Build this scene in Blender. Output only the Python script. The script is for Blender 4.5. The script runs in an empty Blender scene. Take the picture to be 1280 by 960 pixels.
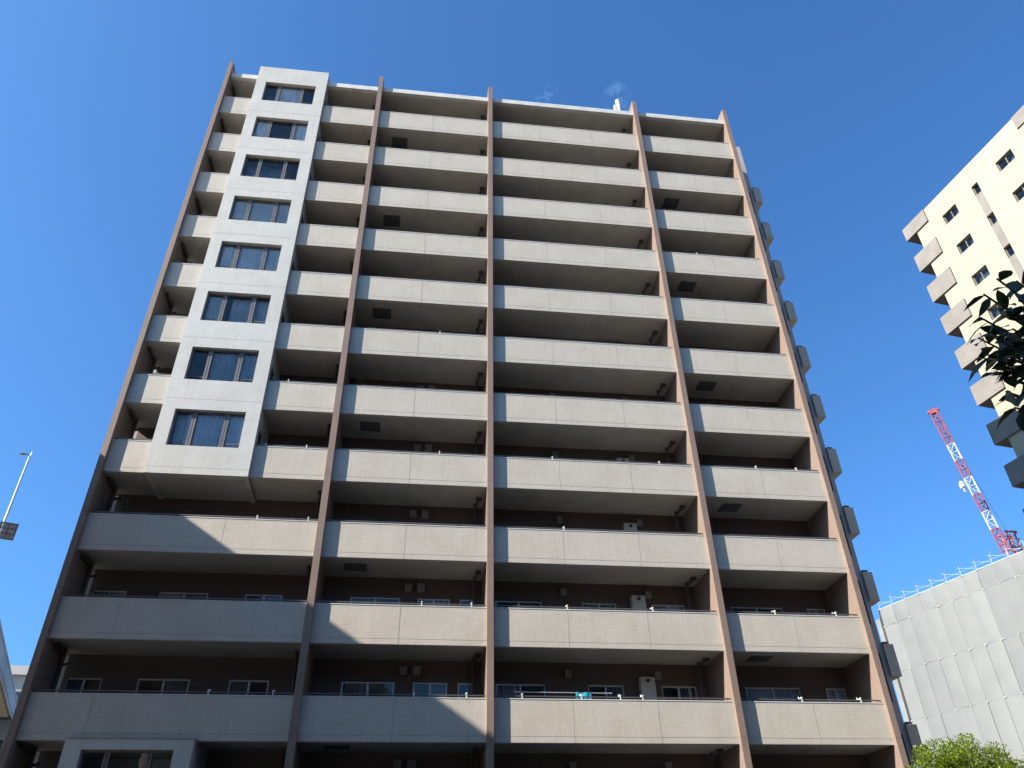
import bpy, bmesh, math, random
from mathutils import Vector, Matrix
R = math.radians
random.seed(7)
C = bpy.context.scene.collection
scene = bpy.context.scene

# ------------------------------------------------------------------ camera, sky, sun, exposure
PITCH, YAW, ROLL, FPX, DIST, EYE = 0.607816, 0.132420, -0.019347, 966.004, 25.95276, 1.6
cy, sy = math.cos(YAW), math.sin(YAW)
fw = Vector((sy*math.cos(PITCH), cy*math.cos(PITCH), math.sin(PITCH)))
rt = Vector((cy, -sy, 0)); up = rt.cross(fw)
r2 = math.cos(ROLL)*rt + math.sin(ROLL)*up
u2 = -math.sin(ROLL)*rt + math.cos(ROLL)*up
cam = bpy.data.cameras.new('camera'); camo = bpy.data.objects.new('camera', cam); C.objects.link(camo)
m = Matrix((r2, u2, -fw)).transposed().to_4x4(); m.translation = Vector((0, -DIST, EYE))
camo.matrix_world = m
cam.sensor_width = 36; cam.lens = FPX/1280*36; cam.clip_end = 8000; cam.clip_start = .05
scene.camera = camo

SUN_AZ, SUN_EL = R(72), math.atan(.6895)       # angle from the facade normal towards the left, elevation
to_sun = Vector((-math.sin(SUN_AZ)*math.cos(SUN_EL), -math.cos(SUN_AZ)*math.cos(SUN_EL), math.sin(SUN_EL)))
world = bpy.data.worlds.new('World'); scene.world = world; world.use_nodes = True
nt = world.node_tree; nt.nodes.clear()
sky = nt.nodes.new('ShaderNodeTexSky'); sky.sky_type = 'NISHITA'; sky.sun_disc = False
sky.sun_elevation = SUN_EL; sky.sun_rotation = math.atan2(to_sun.x, to_sun.y)
sky.altitude = 0; sky.air_density = 1.0; sky.dust_density = 2.2; sky.ozone_density = 5.0
bg = nt.nodes.new('ShaderNodeBackground'); bg.inputs[1].default_value = 0.075
out = nt.nodes.new('ShaderNodeOutputWorld')
# two faint wisps of cloud, fixed in the sky by direction
def wisp(dirv, radius, prev, scale, amt):
    tc = nt.nodes.new('ShaderNodeTexCoord')
    d = nt.nodes.new('ShaderNodeVectorMath'); d.operation = 'DISTANCE'; d.inputs[1].default_value = dirv
    nt.links.new(tc.outputs['Generated'], d.inputs[0])
    mr = nt.nodes.new('ShaderNodeMapRange'); mr.inputs[1].default_value = radius; mr.inputs[2].default_value = radius*.1
    nt.links.new(d.outputs['Value'], mr.inputs[0])
    no = nt.nodes.new('ShaderNodeTexNoise'); no.inputs['Scale'].default_value = scale; no.inputs['Detail'].default_value = 5
    no.inputs['Distortion'].default_value = .5; no.inputs['Roughness'].default_value = .62
    nt.links.new(tc.outputs['Generated'], no.inputs['Vector'])
    m2 = nt.nodes.new('ShaderNodeMapRange'); m2.inputs[1].default_value = .48; m2.inputs[2].default_value = .75
    nt.links.new(no.outputs[0], m2.inputs[0])
    mu = nt.nodes.new('ShaderNodeMath'); mu.operation = 'MULTIPLY'
    nt.links.new(mr.outputs[0], mu.inputs[0]); nt.links.new(m2.outputs[0], mu.inputs[1])
    mu2 = nt.nodes.new('ShaderNodeMath'); mu2.operation = 'MULTIPLY'; mu2.inputs[1].default_value = amt
    nt.links.new(mu.outputs[0], mu2.inputs[0])
    mx = nt.nodes.new('ShaderNodeMix'); mx.data_type = 'RGBA'
    nt.links.new(mu2.outputs[0], mx.inputs[0]); nt.links.new(prev, mx.inputs[6]); mx.inputs[7].default_value = (4.6, 5.4, 6.6, 1)
    return mx.outputs[2]
def pix_dir(x, y):
    return tuple((fw + r2*((x-640)/FPX) + u2*((480-y)/FPX)).normalized())
col = wisp(pix_dir(772, 122), .02, sky.outputs[0], 55, .45)
col = wisp(pix_dir(683, 119), .016, col, 90, .28)
tint = nt.nodes.new('ShaderNodeMix'); tint.data_type = 'RGBA'; tint.blend_type = 'MULTIPLY'; tint.inputs[0].default_value = 1
nt.links.new(col, tint.inputs[6]); tint.inputs[7].default_value = (.475, .83, 1.10, 1)
nt.links.new(tint.outputs[2], bg.inputs[0]); nt.links.new(bg.outputs[0], out.inputs[0])

sun = bpy.data.lights.new('sun', 'SUN'); suno = bpy.data.objects.new('sun', sun); C.objects.link(suno)
sun.energy = 5.0; sun.angle = R(.53); sun.color = (1, .925, .81)
suno.rotation_euler = to_sun.to_track_quat('Z', 'Y').to_euler()
suno.location = to_sun*200
scene.view_settings.view_transform = 'Standard'; scene.view_settings.look = 'None'
scene.view_settings.exposure = 1.68; scene.view_settings.gamma = 1

# ------------------------------------------------------------------ helpers
def empty(name, loc, label, cat, group=None):
    o = bpy.data.objects.new(name, None); o.location = loc; C.objects.link(o)
    tag(o, label, cat, group); return o
def tag(o, label, cat, group=None):
    o['label'] = label; o['category'] = cat
    if group: o['group'] = group
    return o
def base_of(o):
    v = Vector((0, 0, 0))
    while o: v += Vector(o.location); o = o.parent
    return v

class MB:
    """collects world-space faces into one mesh object"""
    def __init__(s): s.v = []; s.f = []; s.m = []
    def face(s, pts, mi=0):
        n = len(s.v); s.v += [Vector(p) for p in pts]; s.f.append(list(range(n, n+len(pts)))); s.m.append(mi)
    def box(s, a, b, mi=0, skip=''):
        x0, y0, z0 = a; x1, y1, z1 = b
        n = len(s.v)
        s.v += [Vector(p) for p in ((x0,y0,z0),(x1,y0,z0),(x1,y1,z0),(x0,y1,z0),(x0,y0,z1),(x1,y0,z1),(x1,y1,z1),(x0,y1,z1))]
        for k, q in (('b',(0,3,2,1)),('t',(4,5,6,7)),('f',(0,1,5,4)),('r',(1,2,6,5)),('k',(2,3,7,6)),('l',(3,0,4,7))):
            if k in skip: continue
            s.f.append([n+i for i in q]); s.m.append(mi)
    def obox(s, o, ax, ay, az, mi=0):
        """oriented box: corner o, edge vectors"""
        o, ax, ay, az = map(Vector, (o, ax, ay, az)); n = len(s.v)
        s.v += [o, o+ax, o+ax+ay, o+ay, o+az, o+ax+az, o+ax+ay+az, o+ay+az]
        for q in ((0,3,2,1),(4,5,6,7),(0,1,5,4),(1,2,6,5),(2,3,7,6),(3,0,4,7)):
            s.f.append([n+i for i in q]); s.m.append(mi)
    def tube(s, pts, r, seg=8, mi=0, r1=None):
        pts = [Vector(p) for p in pts]; rings = []
        for i, p in enumerate(pts):
            d = (pts[min(i+1, len(pts)-1)] - pts[max(i-1, 0)]).normalized()
            a = d.orthogonal().normalized(); b = d.cross(a)
            rr = r if r1 is None else r + (r1-r)*i/(len(pts)-1)
            n = len(s.v)
            s.v += [p + (a*math.cos(t*2*math.pi/seg) + b*math.sin(t*2*math.pi/seg))*rr for t in range(seg)]
            rings.append(n)
        for i in range(len(rings)-1):
            for t in range(seg):
                u = (t+1) % seg
                s.f.append([rings[i]+t, rings[i]+u, rings[i+1]+u, rings[i+1]+t]); s.m.append(mi)
        s.f.append([rings[0]+t for t in range(seg)][::-1]); s.m.append(mi)
        s.f.append([rings[-1]+t for t in range(seg)]); s.m.append(mi)
    def build(s, name, mats, parent=None, smooth=False, loc=None):
        if not isinstance(mats, (list, tuple)): mats = [mats]
        org = base_of(parent) if parent else Vector(loc or (0, 0, 0))
        me = bpy.data.meshes.new(name)
        me.from_pydata([v-org for v in s.v], [], s.f); 
        for mt in mats: me.materials.append(mt)
        me.polygons.foreach_set('material_index', s.m)
        if smooth: me.polygons.foreach_set('use_smooth', [True]*len(me.polygons))
        o = bpy.data.objects.new(name, me); C.objects.link(o)
        if parent: o.parent = parent
        else: o.location = org
        me.update(); return o

def holed_wall(mb, x0, x1, z0, z1, holes, y0, y1, P=None, mi=0, mr=None):
    """wall in the x-z plane between y0 (front) and y1 with rectangular openings; P maps (x, y, z) to world"""
    P = P or (lambda x, y, z: (x, y, z)); mr = mi if mr is None else mr
    xs = sorted({x0, x1, *[h[0] for h in holes], *[h[1] for h in holes]}); xs = [x for x in xs if x0 <= x <= x1]
    zs = sorted({z0, z1, *[h[2] for h in holes], *[h[3] for h in holes]}); zs = [z for z in zs if z0 <= z <= z1]
    def solid(i, j):
        if i < 0 or j < 0 or i >= len(xs)-1 or j >= len(zs)-1: return False
        cx, cz = (xs[i]+xs[i+1])/2, (zs[j]+zs[j+1])/2
        return not any(h[0] < cx < h[1] and h[2] < cz < h[3] for h in holes)
    for i in range(len(xs)-1):
        for j in range(len(zs)-1):
            if not solid(i, j): continue
            a, b, c, d = xs[i], xs[i+1], zs[j], zs[j+1]
            mb.face([P(a,y0,c), P(b,y0,c), P(b,y0,d), P(a,y0,d)], mi)
            mb.face([P(a,y1,c), P(a,y1,d), P(b,y1,d), P(b,y1,c)], mi)
            if not solid(i-1, j): mb.face([P(a,y0,c), P(a,y0,d), P(a,y1,d), P(a,y1,c)], mr)
            if not solid(i+1, j): mb.face([P(b,y0,c), P(b,y1,c), P(b,y1,d), P(b,y0,d)], mr)
            if not solid(i, j-1): mb.face([P(a,y0,c), P(a,y1,c), P(b,y1,c), P(b,y0,c)], mr)
            if not solid(i, j+1): mb.face([P(a,y0,d), P(b,y0,d), P(b,y1,d), P(a,y1,d)], mr)

# ------------------------------------------------------------------ materials
def newmat(name):
    mt = bpy.data.materials.new(name); mt.use_nodes = True
    return mt, mt.node_tree, mt.node_tree.nodes['Principled BSDF']
def rgb(c): return (c[0], c[1], c[2], 1)
def node(t, kind, **kw):
    n = t.nodes.new(kind)
    for k, v in kw.items(): setattr(n, k, v)
    return n
def mixc(t, fac, a, b, mode='MIX'):
    n = node(t, 'ShaderNodeMix', data_type='RGBA', blend_type=mode)
    if isinstance(fac, (int, float)): n.inputs[0].default_value = fac
    else: t.links.new(fac, n.inputs[0])
    for s, v in ((6, a), (7, b)):
        if hasattr(v, 'links'): t.links.new(v, n.inputs[s])
        else: n.inputs[s].default_value = rgb(v)
    return n.outputs[2]
def wallcoord(t):
    tc = node(t, 'ShaderNodeTexCoord'); sp = node(t, 'ShaderNodeSeparateXYZ'); ad = node(t, 'ShaderNodeMath', operation='ADD')
    cb = node(t, 'ShaderNodeCombineXYZ')
    t.links.new(tc.outputs['Object'], sp.inputs[0])
    t.links.new(sp.outputs[0], ad.inputs[0]); t.links.new(sp.outputs[1], ad.inputs[1])
    t.links.new(ad.outputs[0], cb.inputs[0]); t.links.new(sp.outputs[2], cb.inputs[1])
    return tc.outputs['Object'], cb.outputs[0]
def noise(t, vec, scale, detail=4, stretch=None, lo=.35, hi=.65):
    if stretch:
        mp = node(t, 'ShaderNodeMapping'); mp.inputs['Scale'].default_value = stretch
        t.links.new(vec, mp.inputs[0]); vec = mp.outputs[0]
    n = node(t, 'ShaderNodeTexNoise'); n.inputs['Scale'].default_value = scale; n.inputs['Detail'].default_value = detail
    t.links.new(vec, n.inputs['Vector'])
    mr = node(t, 'ShaderNodeMapRange'); mr.inputs[1].default_value = lo; mr.inputs[2].default_value = hi
    t.links.new(n.outputs[0], mr.inputs[0]); return mr.outputs[0]
def tile(name, c, grout, w=.05, h=.05, rough=.45, dirt=.87, var=.06, joint=.006, offs=0.0):
    mt, t, b = newmat(name)
    ob, wc = wallcoord(t)
    br = node(t, 'ShaderNodeTexBrick'); br.offset = offs; br.squash = 1
    br.inputs['Scale'].default_value = 1; br.inputs['Brick Width'].default_value = w; br.inputs['Row Height'].default_value = h
    br.inputs['Mortar Size'].default_value = joint; br.inputs['Mortar Smooth'].default_value = .3
    br.inputs['Color1'].default_value = rgb([x*(1+var) for x in c]); br.inputs['Color2'].default_value = rgb([x*(1-var) for x in c])
    br.inputs['Mortar'].default_value = rgb(grout)
    t.links.new(wc, br.inputs['Vector'])
    n1 = noise(t, ob, .9, 5); n2 = noise(t, ob, 2.2, 5, (4.5, 4.5, .3), .45, .75)
    c1 = mixc(t, n1, br.outputs[0], mixc(t, 1, br.outputs[0], (dirt+.06, dirt+.05, dirt+.03), 'MULTIPLY'))
    f = node(t, 'ShaderNodeMath', operation='MULTIPLY'); f.inputs[1].default_value = .5; t.links.new(n2, f.inputs[0])
    c2 = mixc(t, f.outputs[0], c1, mixc(t, 1, c1, (dirt, dirt-.01, dirt-.03), 'MULTIPLY'))
    t.links.new(c2, b.inputs['Base Color']); b.inputs['Roughness'].default_value = rough
    b.inputs['Specular IOR Level'].default_value = .35
    bp = node(t, 'ShaderNodeBump'); bp.inputs['Strength'].default_value = .25; bp.inputs['Distance'].default_value = .002
    iv = node(t, 'ShaderNodeMath', operation='SUBTRACT'); iv.inputs[0].default_value = 1; t.links.new(br.outputs['Fac'], iv.inputs[1])
    t.links.new(iv.outputs[0], bp.inputs['Height'])
    n3 = noise(t, ob, 1.7, 2, None, 0, 1)
    bp2 = node(t, 'ShaderNodeBump'); bp2.inputs['Strength'].default_value = .35; bp2.inputs['Distance'].default_value = .02
    t.links.new(n3, bp2.inputs['Height']); t.links.new(bp.outputs[0], bp2.inputs['Normal'])
    t.links.new(bp2.outputs[0], b.inputs['Normal'])
    return mt
def plain(name, c, rough=.6, metal=0, var=.12, scale=1.5, spec=.3, stretch=None, detail=5):
    mt, t, b = newmat(name)
    tc = node(t, 'ShaderNodeTexCoord')
    n1 = noise(t, tc.outputs['Object'], scale, detail, stretch)
    t.links.new(mixc(t, n1, [x*(1+var*.5) for x in c], [x*(1-var) for x in c]), b.inputs['Base Color'])
    b.inputs['Roughness'].default_value = rough; b.inputs['Metallic'].default_value = metal; b.inputs['Specular IOR Level'].default_value = spec
    return mt
def glass(name, tint=(.6, .68, .72), refl=1.0):
    mt, t, b = newmat(name); t.nodes.remove(b)
    tr = node(t, 'ShaderNodeBsdfTransparent'); tr.inputs[0].default_value = rgb(tint)
    gl = node(t, 'ShaderNodeBsdfGlossy'); gl.inputs['Roughness'].default_value = .015; gl.inputs[0].default_value = (refl, refl, refl, 1)
    fr = node(t, 'ShaderNodeFresnel'); fr.inputs[0].default_value = 1.52
    mx = node(t, 'ShaderNodeMixShader'); t.links.new(fr.outputs[0], mx.inputs[0]); t.links.new(tr.outputs[0], mx.inputs[1]); t.links.new(gl.outputs[0], mx.inputs[2])
    tc = node(t, 'ShaderNodeTexCoord'); nn = node(t, 'ShaderNodeTexNoise'); nn.inputs['Scale'].default_value = 1.3
    t.links.new(tc.outputs['Object'], nn.inputs['Vector'])
    bp = node(t, 'ShaderNodeBump'); bp.inputs['Strength'].default_value = .12; bp.inputs['Distance'].default_value = .02
    t.links.new(nn.outputs[0], bp.inputs['Height']); t.links.new(bp.outputs[0], gl.inputs['Normal'])
    t.links.new(mx.outputs[0], t.nodes['Material Output'].inputs[0]); return mt
def foliage(name, c1, c2, trans=.35):
    mt, t, b = newmat(name)
    gi = node(t, 'ShaderNodeNewGeometry')
    colr = mixc(t, gi.outputs['Random Per Island'], c1, c2)
    t.links.new(colr, b.inputs['Base Color']); b.inputs['Roughness'].default_value = .45
    tl = node(t, 'ShaderNodeBsdfTranslucent'); t.links.new(mixc(t, 1, colr, (1.0, 1.0, .45), 'MULTIPLY'), tl.inputs[0])
    mx = node(t, 'ShaderNodeMixShader'); mx.inputs[0].default_value = trans
    t.links.new(b.outputs[0], mx.inputs[1]); t.links.new(tl.outputs[0], mx.inputs[2])
    t.links.new(mx.outputs[0], t.nodes['Material Output'].inputs[0]); return mt

M = {}
M['beige'] = tile('beige_tile', (.43, .395, .342), (.31, .283, .247))
M['white'] = tile('white_tile', (.435, .432, .412), (.335, .333, .32), w=.1, h=.05, offs=.5)
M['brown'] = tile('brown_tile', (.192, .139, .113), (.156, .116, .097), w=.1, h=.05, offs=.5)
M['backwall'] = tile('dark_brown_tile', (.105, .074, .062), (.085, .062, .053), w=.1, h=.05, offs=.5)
M['ceil'] = plain('ceiling_paint', (.325, .315, .295), .8, var=.1, scale=1.2)
M['roofedge'] = plain('roof_edge_paint', (.43, .43, .42), .6)
M['seal'] = plain('sealant', (.27, .255, .235), .7)
M['sealb'] = plain('brown_sealant', (.16, .11, .09), .7)
M['rail'] = plain('bronze_rail', (.13, .115, .105), .4, .6)
M['alu'] = plain('grey_aluminium', (.145, .132, .128), .4, .3)
M['silver'] = plain('silver_frame', (.55, .55, .55), .35, .5)
M['glass'] = glass('window_glass', (.84, .9, .94))
M['pipe'] = plain('dark_pipe', (.07, .058, .055), .5)
M['hatch'] = plain('dark_hatch_steel', (.075, .08, .085), .6)
M['hood'] = plain('vent_hood_metal', (.19, .18, .17), .5)
M['heater'] = plain('heater_white', (.47, .455, .41), .5)
M['bracket'] = plain('white_bracket', (.48, .48, .46), .4)
M['room'] = plain('dim_room', (.2, .21, .215), .9)
M['conc'] = plain('concrete', (.40, .39, .37), .85, var=.2, scale=.6)
M['curtain_w'] = plain('white_curtain', (.78, .80, .82), .9)
M['curtain_g'] = plain('grey_curtain', (.60, .62, .62), .9)
M['curtain_b'] = plain('blue_grey_curtain', (.22, .28, .34), .9)
M['body'] = tile('side_tile', (.33, .31, .30), (.26, .25, .24), w=.1, h=.05, offs=.5)
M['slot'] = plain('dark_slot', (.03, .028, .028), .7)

# ------------------------------------------------------------------ ground and roads
def sheet(name, pts, mat, z):
    mb = MB(); mb.face([(x, y, z) for x, y in pts]); o = mb.build(name, mat); o['kind'] = 'structure'; return o
gm, t, b = newmat('ground_paving'); tc = node(t, 'ShaderNodeTexCoord')
t.links.new(mixc(t, noise(t, tc.outputs['Object'], .08, 8), (.10, .093, .083), (.065, .062, .057)), b.inputs['Base Color']); b.inputs['Roughness'].default_value = .9
sheet('ground', [(-4000, -4000), (4000, -4000), (4000, 4000), (-4000, 4000)], gm, 0)
am = plain('asphalt', (.055, .055, .058), .85, var=.3, scale=3)
sheet('road', [(-300, -21), (300, -21), (300, -13), (-300, -13)], am, .004)
pm = plain('pavement_slabs', (.22, .21, .20), .85, var=.2, scale=2)
mb = MB(); mb.box((-300, -13, .0), (300, -9.5, .13)); o = mb.build('pavement', pm); o['kind'] = 'structure'
mb = MB(); mb.box((-300, -29, .0), (300, -21, .13)); o = mb.build('pavement', pm); o['kind'] = 'structure'
lm = plain('road_paint', (.75, .75, .72), .7)
mb = MB()
for i in range(-40, 40): mb.box((i*6, -17.07, .008), (i*6+3, -16.93, .009))
o = mb.build('road_marking', lm); o['kind'] = 'structure'

# unseen town row added behind the viewer to block sky light, mirrored in panes
cm = plain('town_wall', (.20, .19, .18), .8, var=.3, scale=.2); rt_ = random.Random(3)
mb = MB(); x = -130
while x < 150:
    w = rt_.uniform(12, 22); h = rt_.uniform(19, 31); y = -46-rt_.uniform(0, 4)
    mb.box((x, y-16, 0), (x+w, y, h)); mb.box((x+2, y-9, h), (x+w*.5, y-4, h+2.6))
    for j in range(int(h/3.1)-1):
        mb.box((x+.8, y-.01, 2.2+j*3.1), (x+w-.8, y+.02, 3.7+j*3.1), 1)
    x += w+rt_.uniform(.6, 4)
o = mb.build('added_town_blocks', [cm, plain('town_window_band', (.06, .07, .08), .2)]); o['kind'] = 'structure'

# ------------------------------------------------------------------ the apartment building
H = 2.95; S0 = 6.183; PH = 1.312
def S(k): return S0 + H*k
FIN = [(-11.53, -11.32), (-3.566, -3.330), (2.43, 2.655), (10.623, 10.85), (15.931, 16.145)]
FD = .18; TOPF = 39.80; D = 1.9
COLX = (-9.89, -6.27); CD = .16
bld = empty('apartment_building', (2, 0, 0), 'tall beige tiled apartment block with brown vertical fins and long balcony bands', 'building')

# fins
for i, (a, b_) in enumerate(FIN):
    mb = MB(); yb = 1.5 if i == 0 else (3.3 if i == 4 else D+.1)  # last fin's unseen rear is lengthened to shade the stair wing
    mb.box((a, -FD, 0), (b_, yb, TOPF))
    for k in range(-2, 11):                       # dark movement joint per storey
        z = S(k)+.18
        mb.box((a-.002, -FD-.002, z), (b_+.002, .6, z+.016), 1)
    if i == 0:
        mb.box((a-.001, 1.5, S(11)+1.2), (b_+.001, 3.3, TOPF-.01))
        for k in range(-2, 12):
            mb.box((a, 1.5, S(k) if k > -2 else 0), (b_, D+.1, S(k)+1.2 if k < 11 else S(11)+1.2), 0, 'f')
    o = mb.build('fin_wall', [M['brown'], M['sealb']], bld)

# balcony parapets with handrails
brk = {(1,0):[-6.2,-4.25],(1,2):[-5.72,-3.95],(1,3):[-5.9,-4.4],(1,4):[-5.5],(2,0):[.12,1.8],(2,1):[.22,1.92],(2,3):[.6],
       (3,0):[3.6,5.55,6.85,7.6],(3,1):[5.25,8.3],(3,2):[5.3],(3,3):[5.0,9.3],(4,0):[13.1,15.2],(4,1):[12.8,15.1],(4,3):[13.3,15.0],(2,5):[0.4],(4,7):[12.7]}
def parapet(x0, x1, k, joints, bay):
    z0, z1 = S(k), S(k)+PH
    mb = MB(); mb.box((x0, 0, z0), (x1, .16, z1-.03)); mb.box((x0, -.012, z1-.03), (x1, .172, z1), 2)
    for j in joints: mb.box((j-.009, -.003, z0), (j+.009, .05, z1-.03), 1)
    mb.box((x0, -.003, z0+.178), (x1, .05, z0+.192), 1)
    mb.box((x0, .012, z0-.02), (x1, .05, z0), 1)      # drip edge
    o = mb.build('balcony_wall', [M['beige'], M['seal'], M['roofedge']], bld)
    mb = MB(); zr = z1+.085
    mb.box((x0+.02, .055, zr-.018), (x1-.02, .105, zr+.018))
    n = max(2, round((x1-x0)/1.0))
    for i in range(n):
        x = x0+.12+(x1-x0-.24)*i/(n-1); mb.box((x-.012, .068, z1), (x+.012, .092, zr-.018))
    mb.build('handrail', M['rail'], o)
    for x in brk.get((bay, k), []):
        if not x0 < x < x1: continue
        mb = MB(); mb.box((x-.018, .05, z1), (x+.018, .11, z1+.17)); mb.box((x-.025, .04, z1+.12), (x+.025, .28, z1+.15)); mb.tube([(x, .28, z1+.13), (x, .28, z1+.22)], .018, 8)
        mb.build('pole_bracket', M['bracket'], o)
def slab(x0, x1, k, joints, hatch=None):
    mb = MB(); z = S(k)
    mb.box((x0, .16, z+.012), (x1, D, z+.19))
    for j in joints: mb.box((j-.01, .16, z+.008), (j+.01, D-.01, z+.05), 1)
    o = mb.build('balcony_floor', [M['ceil'], M['seal']], bld)
    if hatch:
        mb = MB(); mb.box((hatch, .62, z-.012), (hatch+.72, 1.25, z+.03)); mb.box((hatch-.04, .58, z+.0), (hatch+.76, 1.29, z+.03))
        mb.build('escape_hatch', M['hatch'], o)
B1J = [-9.484, -6.749]; B2J = [-.486]; B3J = [5.235, 8.056]; B4J = [13.405]
X = [(FIN[i][1], FIN[i+1][0]) for i in range(4)]
for k in range(-1, 11):
    if k in (0, 1, 2):
        parapet(*X[0], k, B1J, 1); slab(*X[0], k, B1J)
    else:
        parapet(X[0][0], COLX[0], k, [], 1); parapet(COLX[1], X[0][1], k, [], 1)
        slab(X[0][0], COLX[0], k, []); slab(COLX[1], X[0][1], k, [])
        if k == 3:
            mb = MB(); mb.box((COLX[0], -CD+.25, S(3)-.065), (COLX[1], D, S(3)+.15))
            for x in (COLX[0]+.02, COLX[1]-.22): mb.box((x, .9, S(3)-.12), (x+.2, D, S(3)-.06))
            mb.build('tower_floor', M['ceil'], bld)
    parapet(*X[1], k, B2J, 2); slab(*X[1], k, B2J, -2.55 if k % 2 == 0 else None)
    parapet(*X[2], k, B3J, 3); slab(*X[2], k, B3J)
    parapet(*X[3], k, B4J, 4); slab(*X[3], k, B4J, 11.9 if k % 2 == 1 else None)
# roof edge
zt = S(11)
for i in range(4):
    segs = [X[i]] if i else [(X[0][0], COLX[0]), (COLX[1], X[0][1])]
    for a, b_ in segs:
        mb = MB(); mb.box((a, .0, zt+.10), (b_, .2, zt+.42)); mb.box((a, .2, zt+.10), (b_, D+.2, zt+.35), 1)
        mb.build('roof_edge', [M['roofedge'], M['ceil']], bld)

# back walls, windows
WIN = [[(-11.22,-10.08),(-8.97,-7.30),(-6.04,-4.73)], [(-2.34,-.55),(.08,1.26),(1.62,2.12)], [(2.93,4.68),(6.20,7.5),(8.86,10.15)], [(11.97,14.07),(15.02,15.78)]]
def curtain(mb, x0, x1, z0, z1, y, P=None, amp=.035, pitch=.13, ph=0):
    P = P or (lambda x, y, z: (x, y, z))
    n = max(4, int((x1-x0)/pitch*6)); pts = []
    for i in range(n+1):
        x = x0+(x1-x0)*i/n; pts.append((x, y+amp*math.sin(2*math.pi*x/pitch+ph+.6*math.sin(x*9))))
    for i in range(n):
        (xa, ya), (xb, yb) = pts[i], pts[i+1]
        mb.face([P(xa,ya,z0), P(xb,yb,z0), P(xb,yb,z1), P(xa,ya,z1)])
rng = random.Random(11)
def slider(x0, x1, z0, z1, y, par, n=2, frame='silver', P=None):
    P = P or (lambda x, y, z: (x, y, z))
    def bx(mb, a, b):
        (xa, ya, za), (xb, yb, zb) = a, b
        p = P(xa, ya, za); mb.obox(p, Vector(P(xb,ya,za))-Vector(p), Vector(P(xa,yb,za))-Vector(p), Vector(P(xa,ya,zb))-Vector(p))
    mb = MB(); w = .05
    bx(mb, (x0, y, z0), (x0+w, y+.09, z1)); bx(mb, (x1-w, y, z0), (x1, y+.09, z1)); bx(mb, (x0+w, y, z1-w), (x1-w, y+.09, z1)); bx(mb, (x0+w, y, z0), (x1-w, y+.09, z0+w))
    for i in range(1, n):
        xm = x0+(x1-x0)*i/n; bx(mb, (xm-.035, y+.01, z0+w), (xm+.035, y+.08, z1-w))
    o = mb.build('window', M[frame], par)
    mb = MB()
    for i in range(n):
        a, b_ = x0+(x1-x0)*i/n, x0+(x1-x0)*(i+1)/n
        mb.face([P(a+.03,y+.045,z0+.03), P(b_-.03,y+.045,z0+.03), P(b_-.03,y+.045,z1-.03), P(a+.03,y+.045,z1-.03)])
    mb.build('pane', M['glass'], o)
    return o
for i in range(4):
    holes = []
    for k in range(-2, 11):
        for a, b_ in WIN[i]:
            if i == 0 and (k > 2 or k < 0) and a < -6.27:
                if a > -11.2 or True: continue
            holes.append((a, b_, S(k)+.22, S(k)+2.23))
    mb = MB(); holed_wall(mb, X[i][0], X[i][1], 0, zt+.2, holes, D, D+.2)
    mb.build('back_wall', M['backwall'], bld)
    for (a, b_, z0, z1) in holes:
        if z0 > S(5): 
            continue
        w = slider(a, b_, z0, z1, D+.05, bld, 2 if b_-a > .6 else 1)
        xm = (a+b_)/2; pick = rng.random(); mb = MB(); mat = rng.choice(['curtain_w', 'curtain_g', 'curtain_b'])
        if pick < .3: curtain(mb, xm+.03, b_+.05, z0-.05, z1+.05, D+.2, ph=a)
        elif pick < .55: curtain(mb, a-.05, xm-.05, z0-.05, z1+.05, D+.2, ph=a)
        elif pick < .9: curtain(mb, a-.05, b_+.05, z0-.05, z1+.05, D+.2, ph=a)
        else: continue
        mb.build('curtain', M[mat], w)
# upper windows still need to exist behind the balconies (only their dark reveals show)
mb = MB()
mb.box((FIN[0][0], 3.4, 0), (FIN[4][1], 14, zt+.3))
for i in range(4):
    for k in range(5, 11): pass
for x in (FIN[0][0], FIN[4][1]-.2): mb.box((x, D+.2, 0), (x+.2, 3.398, zt+.3))
mb.box((FIN[0][0]+.2, D+.2, zt+.1), (FIN[4][1]-.2, 3.398, zt+.3))
mb.build('building_core', M['body'], bld)

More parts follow.
